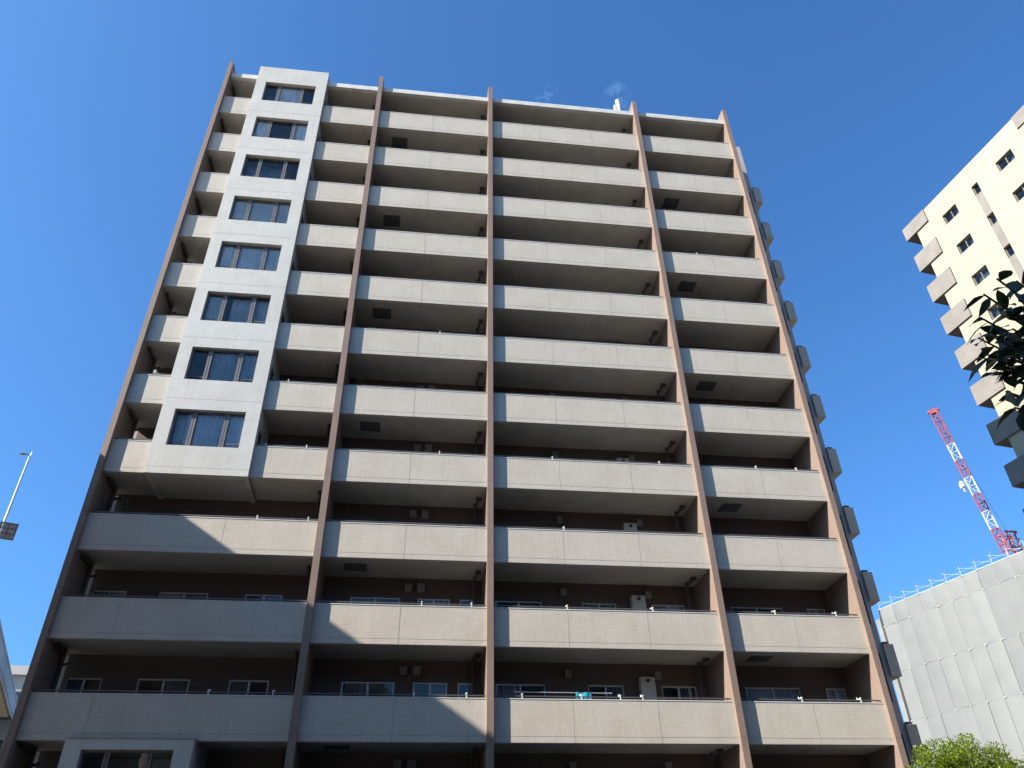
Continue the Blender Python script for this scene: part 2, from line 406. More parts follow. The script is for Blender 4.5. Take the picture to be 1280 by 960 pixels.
# services on the balconies
for k in range(-1, 11):
    z = S(k)
    for x, s in ((-.40, .25), (.05, .27), (5.37, .22), (8.63, .22)):
        mb = MB(); mb.box((x, D-.17, z+2.42), (x+s, D, z+2.42+s)); mb.box((x-.015, D-.19, z+2.42+s), (x+s+.015, D, z+2.45+s)); mb.build('vent_hood', M['hood'], bld)
    x0, x1 = 8.05, 8.57
    mb = MB(); mb.box((x0, D-.26, z+.95), (x1, D, z+2.46))
    cxh, czh = (x0+x1)/2, z+2.33
    mb.tube([(cxh, D-.26, czh), (cxh, D-.33, czh)], .06, 12, 1); mb.box((x0+.06, D-.265, z+1.2), (x1-.06, D-.258, z+1.22), 1)
    for q in range(3): mb.tube([(x0+.12+q*.14, D-.12, z+.95), (x0+.12+q*.14, D-.12, z+.25)], .02, 6)
    mb.build('water_heater', [M['heater'], M['pipe']], bld)
    for x in (2.43-.32, 10.623-.42, -3.566-.3):
        mb = MB(); mb.tube([(x, 1.5, z+.19), (x, 1.5, z+H)], .05, 8)
        mb.tube([(x, 1.5, z+H-.12), (x+.1, .95, z+H-.07)], .045, 8); mb.box((x, .88, z+H-.1), (x+.2, 1.05, z+H+.01))
        mb.build('drain_pipe', M['pipe'], bld)
    mb = MB(); x = -11.32+.10
    mb.tube([(x, 1.25, z+.19), (x, 1.25, z+H)], .06, 8); mb.tube([(x, 1.25, z+H-.5), (x+.28, 1.2, z+H-.46)], .05, 8); mb.tube([(x, 1.25, z+H-.12), (x, .4, z+H-.09)], .06, 8)
    mb.build('drain_pipe', M['pipe'], bld)

# white tiled bay tower, upper and lower part, with its windows
WX = (-9.39, -6.80)
def tower(z0, z1, ks):
    holes = [(WX[0], WX[1], S(k)+1.09, S(k)+2.67) for k in ks]
    mb = MB(); holed_wall(mb, COLX[0], COLX[1], z0, z1, holes, -CD, .14)
    for k in ks:
        for zz in (S(k)+.19,):
            if z0 < zz < z1: mb.box((COLX[0]+.001, -CD-.002, zz), (COLX[1]-.001, -CD+.02, zz+.012), 1)
    # side walls run back to the back wall; the right one has a narrow window per storey
    P = lambda x, y, z: (COLX[1]-y, x, z)
    sh = [(.2, .95, S(k)+.9, S(k)+2.2) for k in ks]
    holed_wall(mb, .14, D, z0, z1, sh, 0, .15, P)
    mb.box((COLX[0], .14, z0), (COLX[0]+.15, D, z1), 0, 'f')
    mb.box((COLX[0]+.15, .14, z1-.2), (COLX[1]-.15, D, z1-.02), 0, 'f')
    tw = mb.build('bay_tower', [M['white'], M['seal']], bld)
    mb = MB(); mb.box((COLX[0]+.16, 1.7, z0), (COLX[1]-.16, 1.8, z1-.25))
    for k in ks: mb.box((COLX[0]+.16, .16, S(k)+.0), (COLX[1]-.16, 1.69, S(k)+.15))
    mb.build('tower_room', plain('tower_room_paint', (.3, .31, .31), .9), bld)
    for q, k in enumerate(ks):
        a, b_ = WX; za, zb = S(k)+1.09, S(k)+2.67; y = .0
        mb = MB(); w = .055
        W = b_-a; m1, m2 = a+W*.275, a+W*.735
        mb.box((a, y, za), (a+w, y+.1, zb)); mb.box((b_-w, y, za), (b_, y+.1, zb)); mb.box((a+w, y, zb-w), (b_-w, y+.1, zb)); mb.box((a+w, y, za), (b_-w, y+.1, za+w))
        for mm in (m1, m2):
            mb.box((mm-.085, y-.01, za+w), (mm-.012, y+.09, zb-w)); mb.box((mm+.012, y-.02, za+w), (mm+.085, y+.08, zb-w)); mb.box((mm-.012, y+.02, za+w), (mm+.012, y+.07, zb-w))
        for xa, xb in ((a+w, m1-.085), (m2+.085, b_-w)):
            mb.box((xa, y+.005, za+.22), (xb, y+.03, za+.245))
        o = mb.build('window', M['alu'], bld)
        mb = MB()
        for xa, xb in ((a+.03, m1-.05), (m1+.05, m2-.05), (m2+.05, b_-.03)):
            mb.face([(xa, y+.05, za+.03), (xb, y+.05, za+.03), (xb, y+.05, zb-.03), (xa, y+.05, zb-.03)])
        mb.build('pane', M['glass'], o)
        style = {10: 'mid', 9: 'sides', 8: 'none', 7: 'all_b', 6: 'all_w', 5: 'right', 4: 'mid_right', 3: 'all_g'}.get(k, 'none')
        mb = MB(); mat = 'curtain_w'
        lace = 'curtain_g' if k in (3, 6, 8) else 'curtain_w'
        yc = .145
        if k == 10: curtain(mb, m1-.1, m2+.05, za, zb, yc, amp=.03, pitch=.16, ph=k); mat = 'curtain_w'
        if k == 9: curtain(mb, a, m1+.05, za, zb, yc, amp=.02); curtain(mb, m2-.05, b_, za, zb, yc, amp=.02)
        if k == 8: mat = 'curtain_b'; curtain(mb, a, m2, za, zb, .6, amp=.02)
        if k == 7: mat = 'curtain_g'; curtain(mb, a, b_, za, zb, yc, amp=.006, pitch=.5)
        if k == 6: mat = 'curtain_w'; curtain(mb, a, b_, za, zb, yc, amp=.03, ph=2)
        if k == 5: mat = 'curtain_g'; curtain(mb, a, m1+.1, za, zb, yc, amp=.01); curtain(mb, m1+.25, b_, za, zb, .3, amp=.02)
        if k == 4: mat = 'curtain_g'; curtain(mb, m1+.1, b_, za, zb, yc, amp=.035, pitch=.11)
        if k == 3: mat = 'curtain_w'; curtain(mb, m1-.3, b_, za, zb, yc, amp=.035, pitch=.17, ph=1); curtain(mb, a, m1-.4, za, zb, .4, amp=.01)
        if mb.f: mb.build('curtain', M[mat], o)
        # side window
        P2 = lambda x, y, z: (COLX[1]-y, x, z)
        mb = MB(); mb.obox((COLX[1]-.10, .2, S(k)+.9), (0, .75, 0), (.05, 0, 0), (0, 0, .05)); mb.obox((COLX[1]-.10, .2, S(k)+2.15), (0, .75, 0), (.05, 0, 0), (0, 0, .05))
        mb.obox((COLX[1]-.10, .2, S(k)+.95), (0, .05, 0), (.05, 0, 0), (0, 0, 1.2)); mb.obox((COLX[1]-.10, .9, S(k)+.95), (0, .05, 0), (.05, 0, 0), (0, 0, 1.2))
        o = mb.build('window', M['alu'], bld)
        mb = MB(); mb.face([(COLX[1]-.075, .24, S(k)+.94), (COLX[1]-.075, .91, S(k)+.94), (COLX[1]-.075, .91, S(k)+2.16), (COLX[1]-.075, .24, S(k)+2.16)]); mb.build('pane', M['glass'], o)
tower(S(3)-.07, 39.66, range(3, 11))
tower(0, S(0)+.01, (-2, -1))
mb = MB(); mb.box((COLX[0]-.03, -CD-.03, S(0)+.012), (COLX[1]+.03, -.02, S(0)+.05)); mb.build('tower_cap', M['seal'], bld)

# stair wing on the right flank with slot openings and small boxed balconies
WXR = 18.33
mb = MB(); slots = [(17.0, 18.15, S(k)-.95, S(k)+.87) for k in range(-1, 11)]
holed_wall(mb, FIN[4][1], WXR, 0, 40.70, slots, 2.9, 3.15)
mb.box((WXR-.2, 3.15, 0), (WXR, 13, 40.70)); mb.box((FIN[4][1], 12.8, 0), (WXR-.2, 13, 40.70)); mb.box((FIN[4][1], 3.15, zt+.3), (FIN[4][1]+.2, 12.8, 40.70)); mb.box((FIN[4][1]+.2, 3.15, 40.3), (WXR-.2, 12.8, 40.5))
mb.build('stair_wing', M['body'], bld)
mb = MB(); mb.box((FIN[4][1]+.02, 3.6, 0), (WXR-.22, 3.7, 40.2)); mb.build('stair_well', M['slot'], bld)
for k in range(-1, 11):
    mb = MB(); z = S(k); mb.box((WXR, 2.8, z-.02), (WXR+.42, 6, z+1.2))
    o = mb.build('side_balcony', M['beige'], bld)
    mb = MB(); mb.box((WXR+.05, 2.85, z+1.26), (WXR+.3, 5.9, z+1.30)); 
    for y in (2.9, 3.9, 4.9, 5.8): mb.box((WXR+.13, y, z+1.2), (WXR+.17, y+.04, z+1.26))
    mb.build('handrail', M['rail'], o)
# roof pole
mb = MB(); mb.tube([(10.13, .75, zt+.3), (10.13, .75, 40.95)], .13, 12); mb.tube([(10.13, .75, 40.95), (10.13, .75, 41.0)], .16, 12); mb.box((9.85, .65, zt+.35), (9.99, .8, 40.5))
mb.build('roof_vent_pipe', M['bracket'], bld)

# laundry on the third-floor balcony
px = plain('laundry_pole_steel', (.6, .6, .6), .3, .7)
mb = MB(); mb.tube([(3.4, .34, S(0)+PH+.27), (6.6, .34, S(0)+PH+.27)], .016, 8); mb.tube([(3.36, .34, S(0)+PH+.27), (3.42, .34, S(0)+PH+.27)], .022, 8); mb.tube([(6.58, .34, S(0)+PH+.27), (6.64, .34, S(0)+PH+.27)], .022, 8)
tag(mb.build('laundry_pole', px, loc=(5, .34, S(0)+PH+.27)), 'thin steel laundry pole along the lowest middle balcony, turquoise towel on it', 'laundry pole')
tm = plain('turquoise_cotton', (.02, .25, .33), .9, var=.2, scale=8)
mb = MB(); n = 10
for side, ln in ((-1, .55), (1, .42)):
    for i in range(n):
        for j in range(6):
            def P(i, j):
                x = 5.42+.52*i/n; return (x, .34+side*(.02+.012*math.sin(i*1.1+j*.5)), S(0)+PH+.29-ln*j/6)
            mb.face([P(i, j), P(i+1, j), P(i+1, j+1), P(i, j+1)])
for i in range(n):
    xa, xb = 5.42+.52*i/n, 5.42+.52*(i+1)/n; z = S(0)+PH+.29
    mb.face([(xa, .32, z), (xb, .32, z), (xb, .36, z), (xa, .36, z)])
o = mb.build('towel', tm, loc=(5.68, .34, S(0)+PH)); tag(o, 'turquoise towel hung over a laundry pole on the lowest balcony', 'towel')
# balcony plants
def balcony_plant(x, y, z, h, seed, label):
    rg = random.Random(seed); t0 = empty('potted_plant', (x, y, z), label, 'plant')
    mb = MB(); mb.tube([(x, y, z), (x, y, z+.35)], .13, 12, r1=.18); mb.build('pot', plain('terracotta', (.3, .14, .08), .8), t0)
    mb = MB(); fo = MB()
    for s in range(7):
        a = rg.uniform(0, 6.28); top = Vector((x+.45*math.cos(a)*rg.random(), y-.15+.35*math.sin(a)*rg.random(), z+h*rg.uniform(.7, 1)))
        mb.tube([(x, y, z+.3), (x+(top.x-x)*.3, y+(top.y-y)*.3, z+h*.5), top], .012, 5)
        for l in range(14):
            p = Vector((x, y, z+.5)).lerp(top, rg.uniform(.4, 1.05)); d = Vector((rg.gauss(0, 1), rg.gauss(0, 1), rg.gauss(-.1, .6))).normalized(); w = d.orthogonal().normalized()*.028
            fo.face([p, p+d*.09+w, p+d*.2, p+d*.09-w])
    mb.build('stem', M['pipe'], t0); fo.build('leaves', foliage('plant_leaf', (.03, .07, .025), (.05, .11, .03)), t0)
balcony_plant(-2.7, .75, S(4)+.19, 2.0, 3, 'leafy green plant behind the balcony wall, left end of the second bay')
balcony_plant(-10.4, .8, S(2)+.19, 2.1, 4, 'leafy green plant on the dark wide balcony beneath the white bay tower')

# ------------------------------------------------------------------ elevated expressway on the left (its deck throws the diagonal shadow)
DX, DS, DZ = -18.78, -.329, 20.33
ex = empty('elevated_expressway', (DX-10, 0, 0), 'grey elevated expressway deck with pale fascia and tan underside at left edge', 'expressway')
dirv = Vector((DS, 1, 0)).normalized(); nrm = Vector((-1, DS, 0)).normalized()
def dp(y, off, z):                 # point on the deck: along y, offset left of the edge
    return Vector((DX+DS*y, y, z)) + nrm*off
Y0, Y1, WD = -140, 62.2, 21
def run(mb, prof, ya, yb, mi=0):
    """extrude an (off, z) profile along the deck"""
    n = len(prof); A = [dp(ya, o_, z_) for o_, z_ in prof]; Bp = [dp(yb, o_, z_) for o_, z_ in prof]
    for i in range(n):
        j = (i+1) % n; mb.face([A[i], A[j], Bp[j], Bp[i]], mi)
    mb.face(A[::-1], mi); mb.face(Bp, mi)
M['fascia'] = plain('fascia_concrete', (.60, .565, .51), .8, var=.18, scale=.5, stretch=(1, .2, 1))
M['soffit'] = plain('soffit_tan', (.62, .52, .37), .8, var=.12, scale=.4)
mb = MB(); run(mb, [(0, DZ), (.25, DZ), (.25, DZ-.9), (.1, DZ-1.33), (0, DZ-1.33)], Y0, Y1); run(mb, [(-.05, DZ-.02), (-.002, DZ-.02), (-.002, DZ-.22), (-.05, DZ-.22)], Y0, Y1); mb.build('parapet', M['fascia'], ex)
mb = MB(); run(mb, [(WD, DZ), (WD-.25, DZ), (WD-.25, DZ-.9), (WD-.1, DZ-1.33), (WD, DZ-1.33)], Y0, Y1); mb.build('parapet', M['fascia'], ex)
mb = MB(); run(mb, [(.12, DZ-1.34), (.252, DZ-.92), (WD-.252, DZ-.92), (WD-.12, DZ-1.34), (WD-.3, DZ-1.68), (.3, DZ-1.68)], Y0, Y1-.1); mb.build('deck_slab', M['soffit'], ex)
mb = MB(); run(mb, [(.02, DZ-1.40), (.11, DZ-1.40), (.11, DZ-1.62), (.02, DZ-1.62)], Y0, Y1); mb.build('drain_gutter', M['fascia'], ex)
for y in range(-130, 60, 32):
    mb = MB(); p = dp(y, WD/2, 0); mb.tube([p, p+Vector((0, 0, DZ-3.2))], 1.3, 20); a = dp(y, 1.5, DZ-3.2); q = nrm*(WD-3)
    mb.obox(a-dirv*1.1, q, dirv*2.2, (0, 0, 1.5)); mb.build('pier', M['conc'], ex)

# street lamp standing on the expressway, with a sign panel seen from behind
lp = Vector((66*math.sin(R(-28.22)), -DIST+66*math.cos(R(-28.22)), DZ-.9))
lamp = empty('street_lamp', lp, 'tall pale street lamp pole on the expressway with a dark panel halfway up', 'street lamp')
polem = plain('galvanised_pole', (.42, .45, .45), .45, .3); dark = plain('dark_lamp_metal', (.06, .065, .07), .5, .3)
ztop = 66*.4707+EYE
mb = MB(); mb.tube([lp, lp+Vector((0, 0, .3))], .2, 12); mb.tube([lp+Vector((0, 0, .3)), Vector((lp.x, lp.y, ztop))], .11, 12, r1=.065); mb.build('pole', polem, lamp, True)
mb = MB(); mb.tube([(lp.x, lp.y, ztop-.25), (lp.x, lp.y, ztop+.12), (lp.x-.25, lp.y, ztop+.2)], .045, 8); mb.tube([(lp.x+.05, lp.y, ztop+.1), (lp.x+.08, lp.y, ztop+.42)], .045, 8, 1); mb.build('arm', [dark, polem], lamp)
mb = MB(); hx, hz = lp.x-.15, ztop+.2
prof = [(-.0, .04, .04), (-.12, .07, .05), (-.3, .13, .08), (-.52, .16, .10), (-.64, .12, .08), (-.68, .05, .04)]
rings = []
for dx, w, h in prof:
    n = len(mb.v); mb.v += [Vector((hx+dx, lp.y+w*math.cos(a*math.pi/5), hz+.0+h*math.sin(a*math.pi/5)*(1 if a < 5 else .6)+.05*abs(dx))) for a in range(10)]; rings.append(n)
for i in range(len(rings)-1):
    for a in range(10): mb.f.append([rings[i]+a, rings[i]+(a+1) % 10, rings[i+1]+(a+1) % 10, rings[i+1]+a]); mb.m.append(0)
mb.f.append([rings[-1]+a for a in range(10)]); mb.m.append(0)
mb.build('lamp_head', dark, lamp, True)
zs0, zs1 = 66*.365+EYE, 66*.3853+EYE
mb = MB(); pa = Vector((lp.x-.18, lp.y-.09, zs0)); ux = Vector((.93, .37, 0)).normalized(); uy = Vector((-.37, .93, 0)).normalized()
mb.obox(pa, ux*1.2, -uy*.03, (0, 0, zs1-zs0)); 
for i in range(4): mb.obox(pa+Vector((0, 0, (zs1-zs0)*(i/3*.92+.01)))-uy*.03, ux*1.2, -uy*.04, (0, 0, .07), 1)
for i in range(3): mb.obox(pa+ux*(i*.56)-uy*.031, ux*.06, -uy*.03, (0, 0, zs1-zs0), 1)
mb.build('sign_panel', [plain('panel_back_grey', (.13, .12, .13), .6, scale=4, var=.3), dark], lamp)

# ------------------------------------------------------------------ far left buildings
wb = empty('office_building', (-45, 78, 0), 'small pale office block far behind the left edge of the apartment block', 'building')
def polar(az, r, z=0): return Vector((r*math.sin(R(az)), -DIST+r*math.cos(R(az)), z))
pa, pb = polar(-29, 112), polar(-21, 106); ux = (pb-pa).normalized(); uy = Vector((-ux.y, ux.x, 0)); L = (pb-pa).length; zt2 = 108.5*.2322+EYE
PW = lambda x, y, z: tuple(pa+ux*x+uy*y+Vector((0, 0, z)))
wm = plain('pale_office_wall', (.33, .33, .32), .7, var=.1, scale=.5)
hs = [(x, x+1.5, 2.4+j*3.3, 4.3+j*3.3) for j in range(7) for x in [.8+2.2*q for q in range(int(L/2.2)-1)]]
mb = MB(); holed_wall(mb, 0, L, 0, zt2-1.0, hs, 0, .25, PW); mb.obox(PW(0, .6, 0), ux*L, uy*12, (0, 0, zt2-1.1)); mb.build('wall', wm, wb)
mb = MB(); mb.obox(PW(-.4, -.55, zt2-1.0), ux*(L+.8), uy*13, (0, 0, 1.0)); mb.build('cornice', wm, wb)
gb = M['glass']; bw = plain('window_back_dark', (.08, .10, .12), .3)
for (a, b_, c_, d_) in hs:
    if d_ < 17: continue
    mb = MB(); mb.obox(PW(a, .12, c_), ux*.08, uy*.08, (0, 0, d_-c_)); mb.obox(PW(b_-.08, .12, c_), ux*.08, uy*.08, (0, 0, d_-c_)); mb.obox(PW(a+.08, .12, d_-.08), ux*(b_-a-.16), uy*.08, (0, 0, .08)); mb.obox(PW((a+b_)/2-.03, .12, c_), ux*.06, uy*.08, (0, 0, d_-c_-.08))
    o = mb.build('window', M['silver'], wb)
    mb = MB(); mb.face([PW(a+.05, .17, c_), PW(b_-.05, .17, c_), PW(b_-.05, .17, d_-.05), PW(a+.05, .17, d_-.05)]); mb.build('pane', gb, o)
gl = empty('glass_office', (-44, 66, 0), 'low grey green panelled building under the end of the expressway deck', 'building')
pa2, pb2 = polar(-33, 97), polar(-22.3, 93); ux2 = (pb2-pa2).normalized(); uy2 = Vector((-ux2.y, ux2.x, 0)); L2 = (pb2-pa2).length; zt3 = 18.4
PG = lambda x, y, z: tuple(pa2+ux2*x+uy2*y+Vector((0, 0, z)))
gw = plain('grey_green_panel', (.22, .24, .235), .5, var=.35, scale=.35)
hs = [(x, x+1.3, 1+j*2.8, 2.6+j*2.8) for j in range(6) for x in [.5+1.9*q for q in range(int(L2/1.9))]]
mb = MB(); holed_wall(mb, 0, L2, 0, zt3, hs, 0, .3, PG); mb.obox(PG(0, .7, 0), ux2*L2, uy2*8, (0, 0, zt3)); mb.build('wall', gw, gl)
for (a, b_, c_, d_) in hs:
    if d_ < 12 or a < L2*.4: continue
    mb = MB(); mb.obox(PG(a, .1, c_), ux2*.06, uy2*.1, (0, 0, d_-c_)); mb.obox(PG(b_-.06, .1, c_), ux2*.06, uy2*.1, (0, 0, d_-c_)); mb.obox(PG(a+.06, .1, c_), ux2*(b_-a-.12), uy2*.1, (0, 0, .06)); o = mb.build('window', M['alu'], gl)
    mb = MB(); mb.face([PG(a, .2, c_), PG(b_, .2, c_), PG(b_, .2, d_), PG(a, .2, d_)]); mb.build('pane', gb, o)

# ------------------------------------------------------------------ cream tower on the right
TR = 53.004; TA = R(43.085); tip = Vector((TR*math.sin(TA), -DIST+TR*math.cos(TA), 0))
cu = Vector((math.sin(R(170.3)), math.cos(R(170.3)), 0)); cn = Vector((cu.y, -cu.x, 0))     # along the wall towards the viewer, outward
CT = 45.56
PC = lambda s, q, z: tuple(tip + cu*s - cn*(q+.12) + Vector((0, 0, z)))                       # q = depth into the building
ct = empty('cream_tower', tip + cu*10 - cn*8, 'cream apartment tower with grey corner balconies, cut by the right edge', 'building')
crm, t, b = newmat('cream_render'); tc = node(t, 'ShaderNodeTexCoord')
t.links.new(mixc(t, noise(t, tc.outputs['Object'], .35, 6), (.25, .223, .163), (.235, .209, .15)), b.inputs['Base Color']); b.inputs['Roughness'].default_value = .75
M['cseam'] = plain('cream_seam', (.195, .178, .135), .8)
M['greybalc'] = plain('grey_balcony_panel', (.145, .132, .12), .75, var=.12, scale=1.1)
LW = 26.0
holes = []
for j in range(14):
    zt_ = 43.68+.17-3*j-.14
    for a, b_, h_ in ((3.35, 4.64, .92), (6.18, 6.72, .92), (8.37, 9.68, .92), (12.6, 13.9, .92), (15.6, 16.2, .92), (18.4, 19.7, .92)):
        holes.append((a, b_, zt_-h_, zt_))
mb = MB(); holed_wall(mb, 1.0, LW, 0, CT, holes, 0, .35, PC)
mb.obox(PC(1.0, .36, 0), cu*.3, -cn*16, (0, 0, CT)); mb.obox(PC(LW-.3, .36, 0), cu*.3, -cn*16, (0, 0, CT)); mb.obox(PC(1.3, 16, 0), cu*(LW-1.6), -cn*.3, (0, 0, CT)); mb.obox(PC(1.3, .36, CT-.5), cu*(LW-1.6), -cn*15.6, (0, 0, .3))
mb.obox(PC(1.3, 1.3, 0), cu*(LW-1.6), -cn*.1, (0, 0, CT-.6), 2)
for j in range(15):
    z = 44.50-3*j
    mb.obox(PC(1.0, -.002, z), cu*(LW-1), -cn*.02, (0, 0, .035), 1)
for s in (2.75, 5.3, 7.5, 10.65, 11.9, 14.8): mb.obox(PC(s, -.0025, 0), cu*.03, -cn*.02, (0, 0, 44.49), 1)
mb.build('wall', [crm, M['cseam'], M['room']], ct)
# grey strips between the small windows
for s0, s1 in ((6.18, 6.72), (15.6, 16.2)):
    for j in range(13):
        z1_ = 43.71-.92-3*j; mb = MB(); mb.obox(PC(s0, -.012, z1_-3+.92+.02), cu*(s1-s0), -cn*.03, (0, 0, 3-.92-.04)); mb.build('grey_panel', M['greybalc'], ct)
for (a, b_, c_, d_) in holes:
    if d_ < 12: continue
    mb = MB(); y = .16; e = .05
    mb.obox(PC(a, y, c_), cu*e, -cn*.08, (0, 0, d_-c_)); mb.obox(PC(b_-e, y, c_), cu*e, -cn*.08, (0, 0, d_-c_)); mb.obox(PC(a+e, y, c_), cu*(b_-a-2*e), -cn*.08, (0, 0, e)); mb.obox(PC(a+e, y, d_-e), cu*(b_-a-2*e), -cn*.08, (0, 0, e))
    if b_-a > 1: mb.obox(PC((a+b_)/2-.03, y, c_+e), cu*.06, -cn*.07, (0, 0, d_-c_-2*e))
    o = mb.build('window', M['alu'], ct)
    mb = MB(); mb.face([PC(a+.02, y+.04, c_+.02), PC(b_-.02, y+.04, c_+.02), PC(b_-.02, y+.04, d_-.02), PC(a+.02, y+.04, d_-.02)]); mb.build('pane', gb, o)
    if rng.random() < .7:
        mb = MB(); half = rng.choice([0, .5]); curtain(mb, a+(b_-a)*half, b_, c_, d_, .7, PC); mb.build('curtain', M['curtain_w'], o)
# corner balconies
for j in range(15):
    z0 = 44.33+.02 if j == 0 else 41.13-3*(j-1); z1 = CT-.02 if j == 0 else 42.62-3*(j-1)
    if z1 < 2: continue
    mb = MB(); mb.obox(PC(0, -.12, z0), cu*2.26, -cn*.26, (0, 0, z1-z0)); mb.obox(PC(0, .14, z0), cu*.99, -cn*14, (0, 0, .3 if j else 1.1)); mb.obox(PC(0, .14, z0+.3), cu*.14, -cn*14, (0, 0, z1-z0-.3))
    mb.obox(PC(.5, -.123, z0+.35), cu*.06, -cn*.002, (0, 0, .06), 1)
    mb.build('corner_balcony', [M['greybalc'], M['seal']], ct)
mb = MB(); mb.obox(PC(10.7, -.1, 44.45), cu*2.4, -cn*.08, (0, 0, CT-44.45-.02)); mb.build('roof_panel', M['greybalc'], ct)

# ------------------------------------------------------------------ building under construction sheets
SHH = 28.5; sp1 = Vector((1.8431*SHH, 2.8757*SHH-DIST, 0)); se = Vector((.2922, -.9564, 0)).normalized(); sn = Vector((se.y, -se.x, 0))
PS = lambda s, q, z: tuple(sp1 + se*s + sn*q + Vector((0, 0, z)))
sb = empty('sheeted_building', sp1 + se*16 - sn*6, 'building wrapped in pale grey scaffold sheets behind the apartment block', 'building')
shm, t, b = newmat('grey_scaffold_sheet'); gi = node(t, 'ShaderNodeNewGeometry'); tc = node(t, 'ShaderNodeTexCoord')
c0 = mixc(t, gi.outputs['Random Per Island'], (.112, .117, .117), (.134, .138, .134))
c1 = mixc(t, noise(t, tc.outputs['Object'], .5, 6), c0, mixc(t, 1, c0, (.9, .92, .93), 'MULTIPLY'))
t.links.new(c1, b.inputs['Base Color']); b.inputs['Roughness'].default_value = .7
bp = node(t, 'ShaderNodeBump'); bp.inputs['Strength'].default_value = .18; bp.inputs['Distance'].default_value = .03
t.links.new(noise(t, tc.outputs['Object'], .9, 4, (1.6, 1.6, .5), 0, 1), bp.inputs['Height']); t.links.new(bp.outputs[0], b.inputs['Normal'])
rs = random.Random(5)
PSW = 1.85; NS = 22; rows = [SHH*1.003+EYE, SHH*.934+EYE, SHH*.759+EYE, SHH*.586+EYE, SHH*.411+EYE, SHH*.236+EYE, SHH*.06+EYE]
ties = MB()
for r_ in range(6):
    mb = MB()
    for i in range(NS):
        s0, s1 = .55+i*PSW, .55+(i+1)*PSW-.008; z1, z0 = rows[r_], rows[r_+1]+.012
        bul = rs.uniform(.02, .12); tl = rs.uniform(-.03, .03); nx, nz = 6, 6; base = len(mb.v)
        for a in range(nx+1):
            for c_ in range(nz+1):
                u_, w_ = a/nx, c_/nz
                q = bul*math.sin(math.pi*u_)*(.5+.5*math.sin(math.pi*w_)) + tl*(u_-.5)*2
                mb.v.append(Vector(PS(s0+(s1-s0)*u_, q, z0+(z1-z0)*w_)))
        for a in range(nx):
            for c_ in range(nz):
                k0 = base+a*(nz+1)+c_; mb.f.append([k0, k0+nz+1, k0+nz+2, k0+1]); mb.m.append(0)
        if r_: ties.obox(PS(s0-.04, .03, z1-.08), se*.08, sn*.05, (0, 0, .13))
        if rs.random() < .6 and r_: ties.obox(PS(s0+.04, .05, z1-.03), se*rs.uniform(.1, .4), sn*.03, (0, 0, .04))
    mb.build('scaffold_sheet', shm, sb, True)
ties.build('sheet_lacing', plain('lacing_white', (.3, .31, .31), .6), sb)
mb = MB(); mb.obox(PS(.3, -.6, 0), se*(NS*PSW+.4), -sn*12, (0, 0, rows[0]-.6)); mb.build('structure_core', plain('grey_core', (.1, .105, .105), .8), sb)
mb = MB(); mb.obox(PS(.26, -.25, 0), se*.24, sn*.2, (0, 0, rows[0]), 0); mb.build('corner_post', M['slot'], sb)
mb = MB(); mb.obox(PS(-.45, -.3, 0), se*.6, sn*.2, (0, 0, rows[0]-.9)); mb.build('side_sheet', plain('white_net', (.14, .15, .15), .7), sb)
mb = MB(); mb.obox(PS(-.45, -12, 0), se*.65, sn*11.69, (0, 0, rows[0]-1.0)); mb.build('end_sheet', shm, sb)
fr = MB(); scm = plain('scaffold_tube', (.24, .29, .34), .4)
for i in range(0, NS+1):
    s = .55+i*PSW; z = rows[0]
    if i % 1 == 0:
        fr.tube([PS(s, -.12, z-.4), PS(s, -.12, z+1.05)], .03, 6)
        fr.tube([PS(s, -.12, z+.95), PS(s-.55, -.5, z+1.15)], .025, 6); fr.tube([PS(s, -.12, z+.95), PS(s+.55, .25, z+1.15)], .025, 6)
    if i < NS: fr.tube([PS(s, -.12, z+.9), PS(s+PSW, -.12, z+.25)], .02, 6)
for zz in (.12, .5): fr.tube([PS(.4, -.12, rows[0]+zz), PS(.55+NS*PSW, -.12, rows[0]+zz)], .022, 6)
fr.build('guard_rail', scm, sb)
mb = MB(); mb.tube([PS(.4, .0, rows[0]+.01), PS(.55+NS*PSW, .0, rows[0]+.01)], .05, 8); mb.build('top_tube', scm, sb)

# tower crane behind it
cb = polar(41.36, 108); cr = empty('tower_crane', cb, 'red and white lattice tower crane leaning above the grey sheeted building', 'crane')
rdm = plain('crane_red', (.25, .055, .07), .5, var=.15); whm = plain('crane_white', (.36, .37, .38), .5); orm = plain('crane_orange_red', (.42, .11, .08), .5)
foot = polar(41.33, 106.5, 106.5*.3340+EYE); tipc = polar(40.33, 102, 102*.5268+EYE)
bd = (tipc-foot); BL = bd.length; bd.normalize(); side = bd.cross(polar(41, 1)-Vector((0, -DIST, 0))).normalized(); dep = side.cross(bd).normalized()
fr_w = [0, .17, .355, .475, .59, .71, .83, 1.0]; fr_w = [0, .155, .275, .395, .515, .64, .76, 1.0]
parts = []
for q in range(7):
    a, b_ = fr_w[q]*BL, fr_w[q+1]*BL; mat = rdm if q % 2 == 0 else whm; mb = MB()
    hw = .43; n = max(2, round((b_-a)/1.05))
    cor = [(-hw, -hw), (hw, -hw), (hw, hw), (-hw, hw)]
    pt = lambda d_, c_: foot+bd*d_+side*c_[0]+dep*c_[1]
    for c_ in cor: mb.tube([pt(a, c_), pt(b_, c_)], .085, 6)
    for i in range(n):
        d0, d1 = a+(b_-a)*i/n, a+(b_-a)*(i+1)/n
        for f_ in range(4):
            c_, e_ = cor[f_], cor[(f_+1) % 4]
            if i % 2: c_, e_ = e_, c_
            mb.tube([pt(d0, c_), pt(d1, e_)], .055, 5)
            mb.tube([pt(d1-.02, c_), pt(d1-.02, e_)], .05, 5)
    mb.build('boom_section', mat, cr)
